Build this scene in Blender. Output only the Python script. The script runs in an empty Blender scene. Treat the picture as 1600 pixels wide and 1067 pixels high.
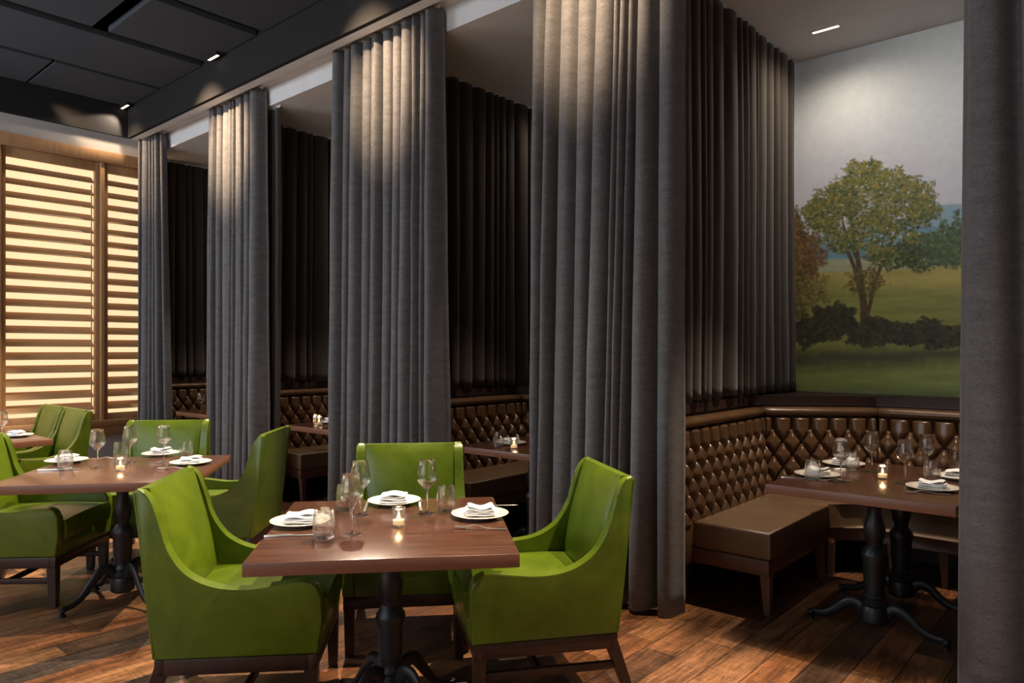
import bpy, bmesh, math, random
import numpy as np
from mathutils import Vector, Matrix
R = math.radians
random.seed(7)
SC = bpy.context.scene
COL = SC.collection

# ---------------------------------------------------------------- frame of the place
F, CX, HY, EYE = 1130.0, 800.0, 548.0, 1.42          # focal length in px, principal column, horizon row, eye height
ANG = R(-41.2)                                       # row axis: local X runs along the curtains to the right, local Y into the booths
P0 = Vector((0.891, 3.758, 0))
EX = Vector((math.cos(ANG), math.sin(ANG), 0)); EY = Vector((-math.sin(ANG), math.cos(ANG), 0))
def W(x, t, z=0.0):                                  # row coordinates -> world
    v = P0 + EX * x + EY * t
    return Vector((v.x, v.y, z))
def at(px, py, z):                                   # point of a horizontal plane seen at a pixel of the photo
    d = (EYE - z) * F / (py - HY)
    return Vector(((px - CX) * d / F, d, z))

# ---------------------------------------------------------------- camera
cam_d = bpy.data.cameras.new('camera'); cam = bpy.data.objects.new('camera', cam_d); COL.objects.link(cam)
cam.location = (0, 0, EYE); cam.rotation_euler = (R(90), 0, 0)
cam_d.sensor_fit = 'HORIZONTAL'; cam_d.sensor_width = 36; cam_d.lens = F / 1600 * 36
cam_d.shift_y = (HY - 533.5) / 1600; cam_d.clip_start = 0.02
SC.camera = cam
# ---------------------------------------------------------------- world, exposure
SC.view_settings.view_transform = 'Standard'; SC.view_settings.look = 'None'
SC.view_settings.gamma = 1; SC.view_settings.use_curve_mapping = False; SC.view_settings.exposure = 0.0
wd = bpy.data.worlds.new('world'); SC.world = wd; wd.use_nodes = True
wd.node_tree.nodes['Background'].inputs[0].default_value = (0.6, 0.7, 0.9, 1)
wd.node_tree.nodes['Background'].inputs[1].default_value = 0.3

# ---------------------------------------------------------------- lights
def lamp(kind, name, loc, energy, color, **kw):
    l = bpy.data.lights.new(name, kind); l.energy = energy; l.color = color
    o = bpy.data.objects.new(name, l); COL.objects.link(o); o.location = loc
    aim = kw.pop('aim', None)
    for k, v in kw.items(): setattr(l, k, v)
    if aim is not None:
        o.rotation_euler = (Vector(aim) - Vector(loc)).to_track_quat('-Z', 'Y').to_euler()
    return o
WARM = (1.0, 0.80, 0.60); WARM2 = (1.0, 0.72, 0.46); COOL = (0.80, 0.89, 1.0)
FIX = [-0.57 - 2.03 * k for k in range(-1, 4)]       # slots of light beside the dark fascia, along the row
for x in FIX:                                        # key: downlights beside the fascia
    lamp('SPOT', 'fascia_downlight', W(x, -0.225, 4.085), 45 if x == FIX[4] else 950, WARM, spot_size=R(80), spot_blend=0.30, shadow_soft_size=0.018, aim=W(x, -2.95, 0))
for x, e in ((-0.60, 420), (-2.45, 480), (-4.85, 620), (-6.6, 200)):   # narrow spots in the gap of the ceiling panels, on the curtains
    lamp('SPOT', 'curtain_spot', W(x - 0.05, -1.10, 4.09), e, WARM2, spot_size=R(46), spot_blend=1.0, shadow_soft_size=0.03, aim=W(x, 0.0, 3.45))
for k in range(4):                                   # booth downlights
    ox = -2.22 * k
    lamp('SPOT', 'booth_downlight', W(0.11 + ox, 1.88, 3.66), 34 if k == 0 else 16, WARM, spot_size=R(165), spot_blend=1.0, shadow_soft_size=0.04, aim=W(0.35 + ox, 1.9, 0))
    lamp('SPOT', 'booth_table_light', W(0.95 + ox, 1.0, 3.64), 360 if k == 0 else 150, WARM, spot_size=R(56), spot_blend=0.5, shadow_soft_size=0.03, aim=W(0.78 + ox, 0.8, 0.7))
lamp('SPOT', 'mural_fill', W(0.75, 0.55, 3.62), 62, (1.0, 0.90, 0.80), spot_size=R(110), spot_blend=1.0, shadow_soft_size=0.06, aim=W(0.75, 2.36, 2.1))  # added fill to brighten the mural, no fixture belongs to it
lamp('AREA', 'cool_rear_fill', W(-1.5, -5.7, 2.3), 110, COOL, shape='RECTANGLE', size=5.0, size_y=2.6, aim=W(-2.5, 0, 1.4))  # added cool fill from behind the camera, standing in for room windows
lamp('AREA', 'cool_left_fill', W(-6.2, -4.6, 3.0), 210, COOL, shape='RECTANGLE', size=2.5, size_y=1.6, aim=W(-4.0, 0, 1.2))  # added cool fill from the left, lightens the lower curtains

# ---------------------------------------------------------------- node helpers and materials
def newmat(name):
    m = bpy.data.materials.new(name); m.use_nodes = True
    return m, m.node_tree, m.node_tree.nodes['Principled BSDF']
def nd(nt, typ, **kw):
    n = nt.nodes.new(typ)
    for k, v in kw.items():
        if k == 'i':
            for a, b in v.items(): n.inputs[a].default_value = b
        else: setattr(n, k, v)
    return n
def L(nt, a, b): nt.links.new(a, b)
def ramp(nt, src, stops):
    r = nt.nodes.new('ShaderNodeValToRGB'); e = r.color_ramp.elements
    while len(e) > 1: e.remove(e[0])
    e[0].position = stops[0][0]; e[0].color = (*stops[0][1], 1)
    for p, c in stops[1:]:
        q = e.new(p); q.color = (*c, 1)
    L(nt, src, r.inputs[0]); return r.outputs[0]
def coords(nt, scale=(1, 1, 1)):
    tc = nd(nt, 'ShaderNodeTexCoord'); mp = nd(nt, 'ShaderNodeMapping'); mp.inputs['Scale'].default_value = scale
    L(nt, tc.outputs['Object'], mp.inputs[0]); return mp.outputs[0]
def noise(nt, vec, scale, detail=4, rough=0.5, dist=0.0):
    n = nd(nt, 'ShaderNodeTexNoise'); n.inputs['Scale'].default_value = scale; n.inputs['Detail'].default_value = detail
    n.inputs['Roughness'].default_value = rough; n.inputs['Distortion'].default_value = dist
    if vec is not None: L(nt, vec, n.inputs['Vector'])
    return n.outputs['Fac']
def bump(nt, b, h, strength, dist=0.002):
    n = nd(nt, 'ShaderNodeBump'); n.inputs['Strength'].default_value = strength; n.inputs['Distance'].default_value = dist
    L(nt, h, n.inputs['Height']); L(nt, n.outputs[0], b.inputs['Normal'])
def plain(name, col, rough=0.5, metal=0.0, spec=0.5, var=0.0):
    m, nt, b = newmat(name)
    b.inputs['Base Color'].default_value = (*col, 1); b.inputs['Roughness'].default_value = rough
    b.inputs['Metallic'].default_value = metal; b.inputs['Specular IOR Level'].default_value = spec
    if var:
        f = noise(nt, coords(nt), 6, 5)
        c = ramp(nt, f, [(0.3, tuple(x * (1 - var) for x in col)), (0.7, tuple(min(1, x * (1 + var)) for x in col))])
        L(nt, c, b.inputs['Base Color'])
    return m
def leather(name, lo, hi, rough, scale=5.0, bs=0.25):
    m, nt, b = newmat(name); v = coords(nt)
    f = noise(nt, v, scale, 8, 0.65, 0.6)
    L(nt, ramp(nt, f, [(0.3, lo), (0.72, hi)]), b.inputs['Base Color'])
    r = nd(nt, 'ShaderNodeMapRange', i={'To Min': rough - 0.06, 'To Max': rough + 0.12}); L(nt, f, r.inputs[0]); L(nt, r.outputs[0], b.inputs['Roughness'])
    g = noise(nt, v, 260, 3)
    g2 = noise(nt, v, 9, 3)
    a = nd(nt, 'ShaderNodeMath', operation='MULTIPLY_ADD', i={1: 4.0}); L(nt, g2, a.inputs[0]); L(nt, g, a.inputs[2])
    bump(nt, b, a.outputs[0], bs, 0.0015)
    return m
def woodmat(name, lo, hi, rough=0.35, scale=(2, 30, 30), coat=0.0):
    m, nt, b = newmat(name); v = coords(nt, scale)
    f = noise(nt, v, 1.6, 7, 0.62, 0.9)
    L(nt, ramp(nt, f, [(0.28, lo), (0.75, hi)]), b.inputs['Base Color'])
    b.inputs['Roughness'].default_value = rough; b.inputs['Coat Weight'].default_value = coat; b.inputs['Coat Roughness'].default_value = 0.15
    bump(nt, b, f, 0.12, 0.002)
    return m
def fabric(name, lo, hi):
    m, nt, b = newmat(name)
    f1 = noise(nt, coords(nt, (60, 60, 900)), 1.0, 3, 0.6)          # slubs running across the drop
    f2 = noise(nt, coords(nt, (700, 700, 120)), 1.0, 2, 0.5)
    f3 = noise(nt, coords(nt, (9, 9, 30)), 1.0, 4, 0.6)
    a = nd(nt, 'ShaderNodeMath', operation='ADD'); L(nt, f1, a.inputs[0]); L(nt, f2, a.inputs[1])
    a2 = nd(nt, 'ShaderNodeMath', operation='MULTIPLY_ADD', i={1: 0.5}); L(nt, f3, a2.inputs[0]); L(nt, a.outputs[0], a2.inputs[2])
    s = nd(nt, 'ShaderNodeMath', operation='MULTIPLY', i={1: 0.4}); L(nt, a2.outputs[0], s.inputs[0])
    L(nt, ramp(nt, s.outputs[0], [(0.36, lo), (0.64, hi)]), b.inputs['Base Color'])
    b.inputs['Roughness'].default_value = 0.85; b.inputs['Sheen Weight'].default_value = 0.25; b.inputs['Sheen Roughness'].default_value = 0.5
    b.inputs['Specular IOR Level'].default_value = 0.2
    bump(nt, b, a.outputs[0], 0.35, 0.001)
    return m
def glassmat(name, rough=0.0):
    m, nt, b = newmat(name)
    b.inputs['Base Color'].default_value = (1, 1, 1, 1); b.inputs['Transmission Weight'].default_value = 1.0
    b.inputs['Roughness'].default_value = rough; b.inputs['IOR'].default_value = 1.45
    tr = nd(nt, 'ShaderNodeBsdfTransparent')        # lets part of the light straight through, as clear thin glass does
    mx = nd(nt, 'ShaderNodeMixShader'); mx.inputs[0].default_value = 0.70
    L(nt, tr.outputs[0], mx.inputs[1]); L(nt, b.outputs[0], mx.inputs[2]); L(nt, mx.outputs[0], nt.nodes['Material Output'].inputs['Surface'])
    return m
def emit(name, col, st):
    m, nt, b = newmat(name)
    b.inputs['Base Color'].default_value = (*col, 1); b.inputs['Emission Color'].default_value = (*col, 1); b.inputs['Emission Strength'].default_value = st
    return m
M = dict(
    green=leather('green_leather', (0.052, 0.090, 0.003), (0.105, 0.150, 0.006), 0.27),
    brown=leather('brown_leather', (0.072, 0.036, 0.017), (0.105, 0.055, 0.026), 0.22, 7, 0.2),
    seatbrown=leather('brown_seat_leather', (0.115, 0.066, 0.034), (0.14, 0.082, 0.043), 0.42, 5, 0.15),
    table=woodmat('table_walnut', (0.030, 0.011, 0.006), (0.115, 0.046, 0.024), 0.24, (2.5, 34, 34), 0.25),
    edge=woodmat('table_edge_walnut', (0.16, 0.062, 0.034), (0.21, 0.09, 0.05), 0.38, (2.5, 34, 34)),
    dark=woodmat('espresso_wood', (0.016, 0.006, 0.004), (0.034, 0.013, 0.008), 0.35, (20, 20, 3)),
    bench=woodmat('bench_wood', (0.085, 0.036, 0.022), (0.13, 0.058, 0.036), 0.4, (20, 20, 3)),
    panel=woodmat('divider_wood', (0.020, 0.007, 0.005), (0.038, 0.014, 0.009), 0.55, (3, 3, 30)),
    shutter=woodmat('shutter_oak', (0.36, 0.19, 0.085), (0.47, 0.27, 0.13), 0.45, (14, 14, 3)),
    louver=woodmat('louver_oak', (0.42, 0.25, 0.12), (0.52, 0.33, 0.17), 0.5, (2, 2, 30)),
    iron=plain('black_cast_iron', (0.012, 0.012, 0.014), 0.42, 0.3, 0.5, 0.2),
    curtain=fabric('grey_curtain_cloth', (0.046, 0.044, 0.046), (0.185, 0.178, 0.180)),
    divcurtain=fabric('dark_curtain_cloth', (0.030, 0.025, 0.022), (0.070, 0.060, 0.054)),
    ceil=plain('booth_ceiling_paint', (0.62, 0.61, 0.60), 0.8, 0, 0.2, 0.03),
    wall=plain('wall_paint', (0.42, 0.40, 0.385), 0.8, 0, 0.2, 0.03),
    lower=plain('wall_paint_lower', (0.30, 0.26, 0.235), 0.8, 0, 0.2, 0.03),
    black=plain('fascia_paint', (0.016, 0.015, 0.015), 0.8, 0, 0.2, 0.05),
    void=plain('ceiling_void_paint', (0.004, 0.004, 0.004), 0.9, 0, 0.1),
    cloud=plain('ceiling_panel_felt', (0.056, 0.062, 0.072), 0.9, 0, 0.1, 0.04),
    white=plain('trim_white', (0.62, 0.60, 0.57), 0.6, 0, 0.3),
    china=plain('cream_china', (0.62, 0.585, 0.51), 0.16, 0, 0.5),
    linen=plain('white_linen', (0.74, 0.75, 0.76), 0.9, 0, 0.1, 0.02),
    steel=plain('polished_steel', (0.80, 0.79, 0.77), 0.28, 1.0),
    glass=glassmat('clear_glass'),
    amber=glassmat('frosted_candle_glass', 0.12),
    wax=plain('candle_wax', (0.8, 0.62, 0.38), 0.5),
    flame=emit('candle_flame', (1.0, 0.55, 0.18), 14),
    lit=emit('downlight_lens', (1.0, 0.80, 0.52), 4),
    back=emit('shutter_backlight', (0.97, 0.70, 0.42), 1.05),
    plinth=plain('plinth_paint', (0.03, 0.032, 0.036), 0.6),
)
b = M['wax'].node_tree.nodes['Principled BSDF']; b.inputs['Emission Color'].default_value = (1, .6, .25, 1); b.inputs['Emission Strength'].default_value = 0.35

def floor_material():
    m, nt, b = newmat('reclaimed_plank_floor')
    tc = nd(nt, 'ShaderNodeTexCoord'); sp = nd(nt, 'ShaderNodeSeparateXYZ'); L(nt, tc.outputs['Object'], sp.inputs[0])
    def mth(op, a, bb=None, c=None):
        n = nd(nt, 'ShaderNodeMath', operation=op)
        for k, v in enumerate((a, bb, c)):
            if v is None: continue
            if isinstance(v, (int, float)): n.inputs[k].default_value = v
            else: L(nt, v, n.inputs[k])
        return n.outputs[0]
    PW, PL = 0.165, 1.55
    xs = mth('DIVIDE', sp.outputs[0], PW); row = mth('FLOOR', xs); fx = mth('FRACT', xs)
    wn = nd(nt, 'ShaderNodeTexWhiteNoise', noise_dimensions='1D'); L(nt, row, wn.inputs['W'])
    ys = mth('ADD', mth('DIVIDE', sp.outputs[1], PL), mth('MULTIPLY', wn.outputs['Value'], 7.3))
    pid = mth('FLOOR', ys); fy = mth('FRACT', ys)
    cb = nd(nt, 'ShaderNodeCombineXYZ'); L(nt, row, cb.inputs[0]); L(nt, pid, cb.inputs[1])
    w2 = nd(nt, 'ShaderNodeTexWhiteNoise', noise_dimensions='3D'); L(nt, cb.outputs[0], w2.inputs['Vector'])
    # plank tone
    tone = ramp(nt, w2.outputs['Value'], [(0.0, (0.10, 0.048, 0.022)), (0.14, (0.045, 0.037, 0.030)), (0.22, (0.10, 0.045, 0.022)), (0.27, (0.19, 0.074, 0.028)), (0.45, (0.25, 0.098, 0.036)), (0.62, (0.19, 0.088, 0.040)), (0.8, (0.30, 0.135, 0.052)), (1.0, (0.14, 0.058, 0.026))])
    # grain in the direction of the planks, shifted from plank to plank
    cb2 = nd(nt, 'ShaderNodeCombineXYZ'); L(nt, mth('MULTIPLY_ADD', w2.outputs['Value'], 13.0, mth('MULTIPLY', sp.outputs[0], 48.0)), cb2.inputs[0])
    L(nt, mth('MULTIPLY', sp.outputs[1], 4.0), cb2.inputs[1]); L(nt, mth('MULTIPLY', pid, 3.1), cb2.inputs[2])
    g = noise(nt, cb2.outputs[0], 1.0, 8, 0.68, 1.2)
    gm = nd(nt, 'ShaderNodeMapRange', i={'From Min': 0.3, 'From Max': 0.72, 'To Min': 0.30, 'To Max': 1.75}); L(nt, g, gm.inputs[0])
    # saw marks and dark patches
    v2 = nd(nt, 'ShaderNodeMapping'); v2.inputs['Scale'].default_value = (7, 60, 1); L(nt, tc.outputs['Object'], v2.inputs[0])
    saw = noise(nt, v2.outputs[0], 1.5, 4, 0.7, 0.8)
    v3 = nd(nt, 'ShaderNodeMapping'); v3.inputs['Scale'].default_value = (5, 1.6, 1); L(nt, tc.outputs['Object'], v3.inputs[0])
    patch = noise(nt, v3.outputs[0], 1.3, 4, 0.6, 0.4)
    pm = nd(nt, 'ShaderNodeMapRange', i={'From Min': 0.38, 'From Max': 0.6, 'To Min': 0.40, 'To Max': 1.1}); L(nt, patch, pm.inputs[0])
    sm = nd(nt, 'ShaderNodeMapRange', i={'From Min': 0.35, 'From Max': 0.6, 'To Min': 0.7, 'To Max': 1.1}); L(nt, saw, sm.inputs[0])
    gap = mth('MINIMUM', mth('MINIMUM', fx, mth('SUBTRACT', 1.0, fx)), mth('MULTIPLY', mth('MINIMUM', fy, mth('SUBTRACT', 1.0, fy)), PL / PW))
    ln = nd(nt, 'ShaderNodeMapRange', i={'From Min': 0.008, 'From Max': 0.026, 'To Min': 0.25, 'To Max': 1.0}); L(nt, gap, ln.inputs[0])
    k = mth('MULTIPLY', mth('MULTIPLY', gm.outputs[0], pm.outputs[0]), mth('MULTIPLY', sm.outputs[0], ln.outputs[0]))
    vm = nd(nt, 'ShaderNodeVectorMath', operation='SCALE'); L(nt, tone, vm.inputs[0]); L(nt, k, vm.inputs['Scale'])
    L(nt, vm.outputs[0], b.inputs['Base Color'])
    rr = nd(nt, 'ShaderNodeMapRange', i={'To Min': 0.22, 'To Max': 0.5}); L(nt, saw, rr.inputs[0]); L(nt, rr.outputs[0], b.inputs['Roughness'])
    h = mth('ADD', mth('MULTIPLY', saw, 0.6), mth('ADD', mth('MULTIPLY', g, 0.5), mth('MULTIPLY', ln.outputs[0], 0.8)))
    bump(nt, b, h, 0.5, 0.004)
    return m
M['floor'] = floor_material()

# ---------------------------------------------------------------- mesh helpers
def finish(name, bm, mat, parent=None, smooth=40, mw=None):
    me = bpy.data.meshes.new(name)
    bmesh.ops.recalc_face_normals(bm, faces=bm.faces[:])
    bm.to_mesh(me); bm.free()
    if smooth:
        me.shade_smooth(); me.set_sharp_from_angle(angle=R(smooth))
    me.materials.append(M[mat] if isinstance(mat, str) else mat)
    o = bpy.data.objects.new(name, me); COL.objects.link(o)
    if parent is not None: o.parent = parent
    if mw is not None: o.matrix_world = mw
    return o
def BM(): return bmesh.new()
def box(bm, x0, x1, y0, y1, z0, z1, bev=0.0, seg=2, f=None):
    cs = [(x0, y0, z0), (x1, y0, z0), (x1, y1, z0), (x0, y1, z0), (x0, y0, z1), (x1, y0, z1), (x1, y1, z1), (x0, y1, z1)]
    vs = [bm.verts.new(f(*c) if f else c) for c in cs]
    fs = [bm.faces.new([vs[i] for i in q]) for q in ((0, 3, 2, 1), (4, 5, 6, 7), (0, 1, 5, 4), (1, 2, 6, 5), (2, 3, 7, 6), (3, 0, 4, 7))]
    if bev:
        es = set(e for q in fs for e in q.edges)
        bmesh.ops.bevel(bm, geom=list(es), offset=bev, segments=seg, profile=0.5, affect='EDGES')
def hexa(bm, top, bot, bev=0.0, seg=2):              # two matching quads joined to a block
    vs = [bm.verts.new(p) for p in bot] + [bm.verts.new(p) for p in top]
    fs = [bm.faces.new([vs[i] for i in q]) for q in ((0, 3, 2, 1), (4, 5, 6, 7), (0, 1, 5, 4), (1, 2, 6, 5), (2, 3, 7, 6), (3, 0, 4, 7))]
    if bev:
        bmesh.ops.bevel(bm, geom=list(set(e for q in fs for e in q.edges)), offset=bev, segments=seg, profile=0.5, affect='EDGES')
def prism(bm, poly, a, b_, axis='x', bev=0.0, seg=3, only_caps=True):
    def mk(p, q):
        return {'x': (q, p[0], p[1]), 'y': (p[0], q, p[1]), 'z': (p[0], p[1], q)}[axis]
    v0 = [bm.verts.new(mk(p, a)) for p in poly]; v1 = [bm.verts.new(mk(p, b_)) for p in poly]
    f0 = bm.faces.new(v0); f1 = bm.faces.new(v1[::-1]); n = len(poly)
    for i in range(n): bm.faces.new([v0[i], v1[i], v1[(i + 1) % n], v0[(i + 1) % n]])
    if bev:
        bmesh.ops.bevel(bm, geom=list(f0.edges) + list(f1.edges), offset=bev, segments=seg, profile=0.5, affect='EDGES')
def lathe(bm, prof, n=32, c=(0, 0, 0), close=False):
    rings = []
    for r, z in prof:
        if r < 1e-6: rings.append([bm.verts.new((c[0], c[1], c[2] + z))])
        else: rings.append([bm.verts.new((c[0] + r * math.cos(2 * math.pi * i / n), c[1] + r * math.sin(2 * math.pi * i / n), c[2] + z)) for i in range(n)])
    for a, q in zip(rings, rings[1:]):
        for i in range(n):
            j = (i + 1) % n
            if len(a) == 1 and len(q) == 1: continue
            if len(a) == 1: bm.faces.new([a[0], q[i], q[j]])
            elif len(q) == 1: bm.faces.new([a[i], q[0], a[j]])
            else: bm.faces.new([a[i], a[j], q[j], q[i]])
def tube(bm, pts, rad, n=10, flat=None, cap=True):
    pts = [Vector(p) for p in pts]; rings = []
    for i, p in enumerate(pts):
        d = (pts[min(i + 1, len(pts) - 1)] - pts[max(i - 1, 0)]).normalized()
        up = Vector((0, 0, 1)) if abs(d.z) < 0.95 else Vector((0, 1, 0))
        a = d.cross(up).normalized(); c = a.cross(d).normalized()
        r = rad[i] if isinstance(rad, (list, tuple)) else rad
        fa = flat if flat else 1.0
        rings.append([bm.verts.new(p + a * r * fa * math.cos(2 * math.pi * k / n) + c * r * math.sin(2 * math.pi * k / n)) for k in range(n)])
    for a, q in zip(rings, rings[1:]):
        for k in range(n): bm.faces.new([a[k], a[(k + 1) % n], q[(k + 1) % n], q[k]])
    if cap: bm.faces.new(rings[0][::-1]); bm.faces.new(rings[-1])
def curve_pts(pts, n=8):                             # Catmull-Rom
    out = []
    P = [Vector(p) for p in pts]; P = [P[0] * 2 - P[1]] + P + [P[-1] * 2 - P[-2]]
    for i in range(1, len(P) - 2):
        for k in range(n):
            t = k / n
            out.append(0.5 * ((2 * P[i]) + (P[i + 1] - P[i - 1]) * t + (2 * P[i - 1] - 5 * P[i] + 4 * P[i + 1] - P[i + 2]) * t * t + (3 * P[i] - P[i - 1] - 3 * P[i + 1] + P[i + 2]) * t ** 3))
    out.append(P[-2]); return out
def grid(bm, fn, nu, nv, closed_u=False):
    V = [[bm.verts.new(fn(i, j)) for j in range(nv)] for i in range(nu)]
    for i in range(nu - (0 if closed_u else 1)):
        for j in range(nv - 1):
            bm.faces.new([V[i][j], V[(i + 1) % nu][j], V[(i + 1) % nu][j + 1], V[i][j + 1]])
    return V
def tag(o, label=None, cat=None, group=None, kind=None):
    if label: o['label'] = label
    if cat: o['category'] = cat
    if group: o['group'] = group
    if kind: o['kind'] = kind
    return o
def thing(name, label, cat, loc=(0, 0, 0), rz=0.0, group=None):
    o = bpy.data.objects.new(name, None); COL.objects.link(o)
    o.empty_display_size = 0.1; o.location = loc; o.rotation_euler = (0, 0, rz)
    return tag(o, label, cat, group)
def dup(root, loc, rz, label, group=None):
    r = root.copy(); COL.objects.link(r); r.location = loc; r.rotation_euler = (0, 0, rz); r['label'] = label
    if group: r['group'] = group
    for ch in list(root.children):
        c = ch.copy(); COL.objects.link(c); c.parent = r
        for g in list(ch.children):
            d = g.copy(); COL.objects.link(d); d.parent = c
    return r
ROW = Matrix.Translation(P0) @ Matrix.Rotation(ANG, 4, 'Z')
def struct(name, bm, mat, smooth=0):
    o = finish(name, bm, mat, smooth=smooth, mw=ROW); o['kind'] = 'structure'; return o

# ================================================================ THE SETTING (row coordinates)
S_WALL, T_WALL = -6.78, 2.36
S_BOOTHWALL = -7.14
T_FRONT, S_RIGHT = -6.0, 4.2
bm = BM(); box(bm, S_BOOTHWALL, S_RIGHT, T_FRONT, T_WALL, -0.05, 0); struct('floor', bm, 'floor')
bm = BM(); box(bm, S_BOOTHWALL - .2, S_RIGHT, T_WALL, T_WALL + 0.12, 0, 4.6); struct('wall_back', bm, 'wall')
bm = BM(); box(bm, S_RIGHT, S_RIGHT + .12, T_FRONT, T_WALL, 0, 4.6); struct('wall_right', bm, 'wall')
bm = BM(); box(bm, S_BOOTHWALL - .2, S_RIGHT, T_FRONT - .12, T_FRONT, 0, 4.6); struct('wall_front', bm, 'wall')
bm = BM(); box(bm, S_BOOTHWALL - .4, S_RIGHT, T_FRONT, -0.125, 4.62, 4.7); struct('ceiling', bm, 'void')
# booth ceiling with the recess for the curtain track
bm = BM()
prism(bm, [(-0.12, 3.80), (-0.035, 3.80), (-0.035, 3.86), (0.15, 3.86), (0.15, 3.69), (T_WALL, 3.69), (T_WALL, 4.0), (-0.12, 4.0)], S_BOOTHWALL, S_RIGHT, 'x')
struct('ceiling_booths', bm, 'ceil')
# dark fascia along the row and along the window wall
bm = BM(); box(bm, S_WALL + 0.01, S_RIGHT, -0.16, -0.122, 3.80, 4.62, f=None); box(bm, S_WALL + .0, S_WALL + 0.03, T_FRONT, -0.16, 3.80, 4.62)
struct('trim_1', bm, 'black')
# window wall with its openings
W0, W1 = -2.42, 0.12                                  # extent of the shutter frame along t (runs on behind the fourth curtain)
ZB, ZT = 0.60, 3.60
bm = BM()
box(bm, S_BOOTHWALL - .02, S_WALL, T_FRONT, W0, 0, 4.6)
box(bm, S_BOOTHWALL - .02, S_WALL, W0, W1, 0, ZB); box(bm, S_BOOTHWALL - .02, S_WALL, W0, W1, ZT, 4.6)
box(bm, S_BOOTHWALL - .12, S_BOOTHWALL, W1, T_WALL, 0, 4.6)
struct('wall_left', bm, 'wall')
bm = BM(); box(bm, S_WALL - 0.30, S_WALL - 0.28, W0, W1, ZB, ZT); struct('window_1', bm, 'back')      # lit diffusing pane behind the shutters
bm = BM(); box(bm, S_WALL, S_WALL + 0.015, T_FRONT, 0.0, 0.0, 0.12); struct('baseboard_left', bm, 'lower')

# ---------------------------------------------------------------- shutters
def shutter(t0, t1, label, rod):
    root = thing('plantation_shutter', label, 'shutter', W(S_WALL - 0.05, (t0 + t1) / 2, 0), ANG, 'wooden shutters on the window wall')
    h = (t1 - t0) / 2; fr = 0.045; z0, z1 = 0.665, 3.475
    bm = BM()
    for a, c in ((-h, -h + fr), (h - fr, h)): box(bm, -0.02, 0.035, a, c, z0, z1, 0.004)
    box(bm, -0.02, 0.035, -h + fr, h - fr, z0, z0 + 0.07, 0.004); box(bm, -0.02, 0.035, -h + fr, h - fr, z1 - 0.095, z1, 0.004)
    finish('stile_frame', bm, 'shutter', root)
    n = 19; pitch = (3.36 - 0.755) / n
    for i in range(n):
        zc = 3.36 - pitch * (i + 0.55)
        bm = BM(); a = R(41)
        m = 20; V = []
        for y in (-h + fr + 0.002, h - fr - 0.002):
            ring = []
            for k in range(m):
                th = 2 * math.pi * k / m; u = 0.062 * math.cos(th); w = 0.007 * math.sin(th)
                ring.append(bm.verts.new((u * math.cos(a) + w * math.sin(a) - 0.04, y, zc - u * math.sin(a) + w * math.cos(a))))
            V.append(ring)
        for k in range(m): bm.faces.new([V[0][k], V[0][(k + 1) % m], V[1][(k + 1) % m], V[1][k]])
        bm.faces.new(V[0]); bm.faces.new(V[1][::-1])
        finish('louver', bm, 'louver', root, 50)
    if rod:
        bm = BM(); tube(bm, [(0.03, h - fr - 0.035, 0.80), (0.03, h - fr - 0.035, 3.22)], 0.006, 8); finish('tilt_rod', bm, 'shutter', root)
    return root
shutter(-1.345, -0.435, 'wide louvred oak shutter glowing behind the green chairs, left of the post', True)
shutter(-0.395, W1 - 0.01, 'narrow strip of louvred oak shutter between the post and the farthest grey curtain', False)
shutter(-2.36, -1.40, 'louvred oak shutter at the far left beyond the picture edge', True)
bm = BM()                                            # casing around the shutters and sill
box(bm, S_WALL - 0.09, S_WALL + 0.03, W0 - .03, W1, 3.475, 3.605, 0.004)
box(bm, S_WALL - 0.09, S_WALL + 0.05, W0 - .03, W1, 0.60, 0.665, 0.006)
box(bm, S_WALL - 0.09, S_WALL + 0.02, -0.435, -0.395, 0.665, 3.475, 0.003)
box(bm, S_WALL - 0.09, S_WALL + 0.02, -1.40, -1.345, 0.665, 3.475, 0.003)
box(bm, S_WALL - 0.09, S_WALL + 0.02, W0 - .03, -2.36, 0.665, 3.475, 0.003)
box(bm, S_WALL - 0.02, S_WALL + 0.025, W0, W1, 0.50, 0.60, 0.004)
struct('trim_2', bm, 'shutter', 30)

# ---------------------------------------------------------------- ceiling panels
PAN = [(-6.72, -5.93, -1.12, -0.17, 'dark grey ceiling panel in the corner above the narrow shutter strip'),
       (-6.72, -5.93, -3.5, -1.15, 'dark grey ceiling panel over the shutters at the left edge, past a hairline joint'),
       (-5.86, -4.98, -3.5, -0.17, 'long unbroken dark grey ceiling panel, second row from the shutter wall'),
       (-4.85, -3.97, -1.04, -0.17, 'square dark grey ceiling panel next to the lit slot light, right of the wide black gap'),
       (-4.85, -3.97, -3.5, -1.17, 'dark grey ceiling panel at the top edge of the picture, left of the wide black gap'),
       (-3.85, -2.95, -3.5, -0.17, 'dark grey ceiling panel in the top edge of the picture beside the fascia'),
       (-2.83, -1.93, -3.5, -0.17, 'dark grey ceiling panel nearest overhead, above the green chairs table')]
for x0, x1, y0, y1, lab in PAN:
    o = thing('ceiling_panel', lab, 'ceiling panel', W((x0 + x1) / 2, (y0 + y1) / 2, 4.14), ANG, 'suspended ceiling panels')
    a, c = (x1 - x0) / 2, (y1 - y0) / 2
    bm = BM(); box(bm, -a, a, -c, c, 0, 0.05, 0.002); finish('panel', bm, 'cloud', o, 0)
    for qx in (-a * .7, a * .7):
        for qy in (-c * .7, c * .7):
            bm = BM(); tube(bm, [(qx, qy, 0.05), (qx, qy, 0.48)], 0.002, 6); finish('hanger', bm, 'black', o)

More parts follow.
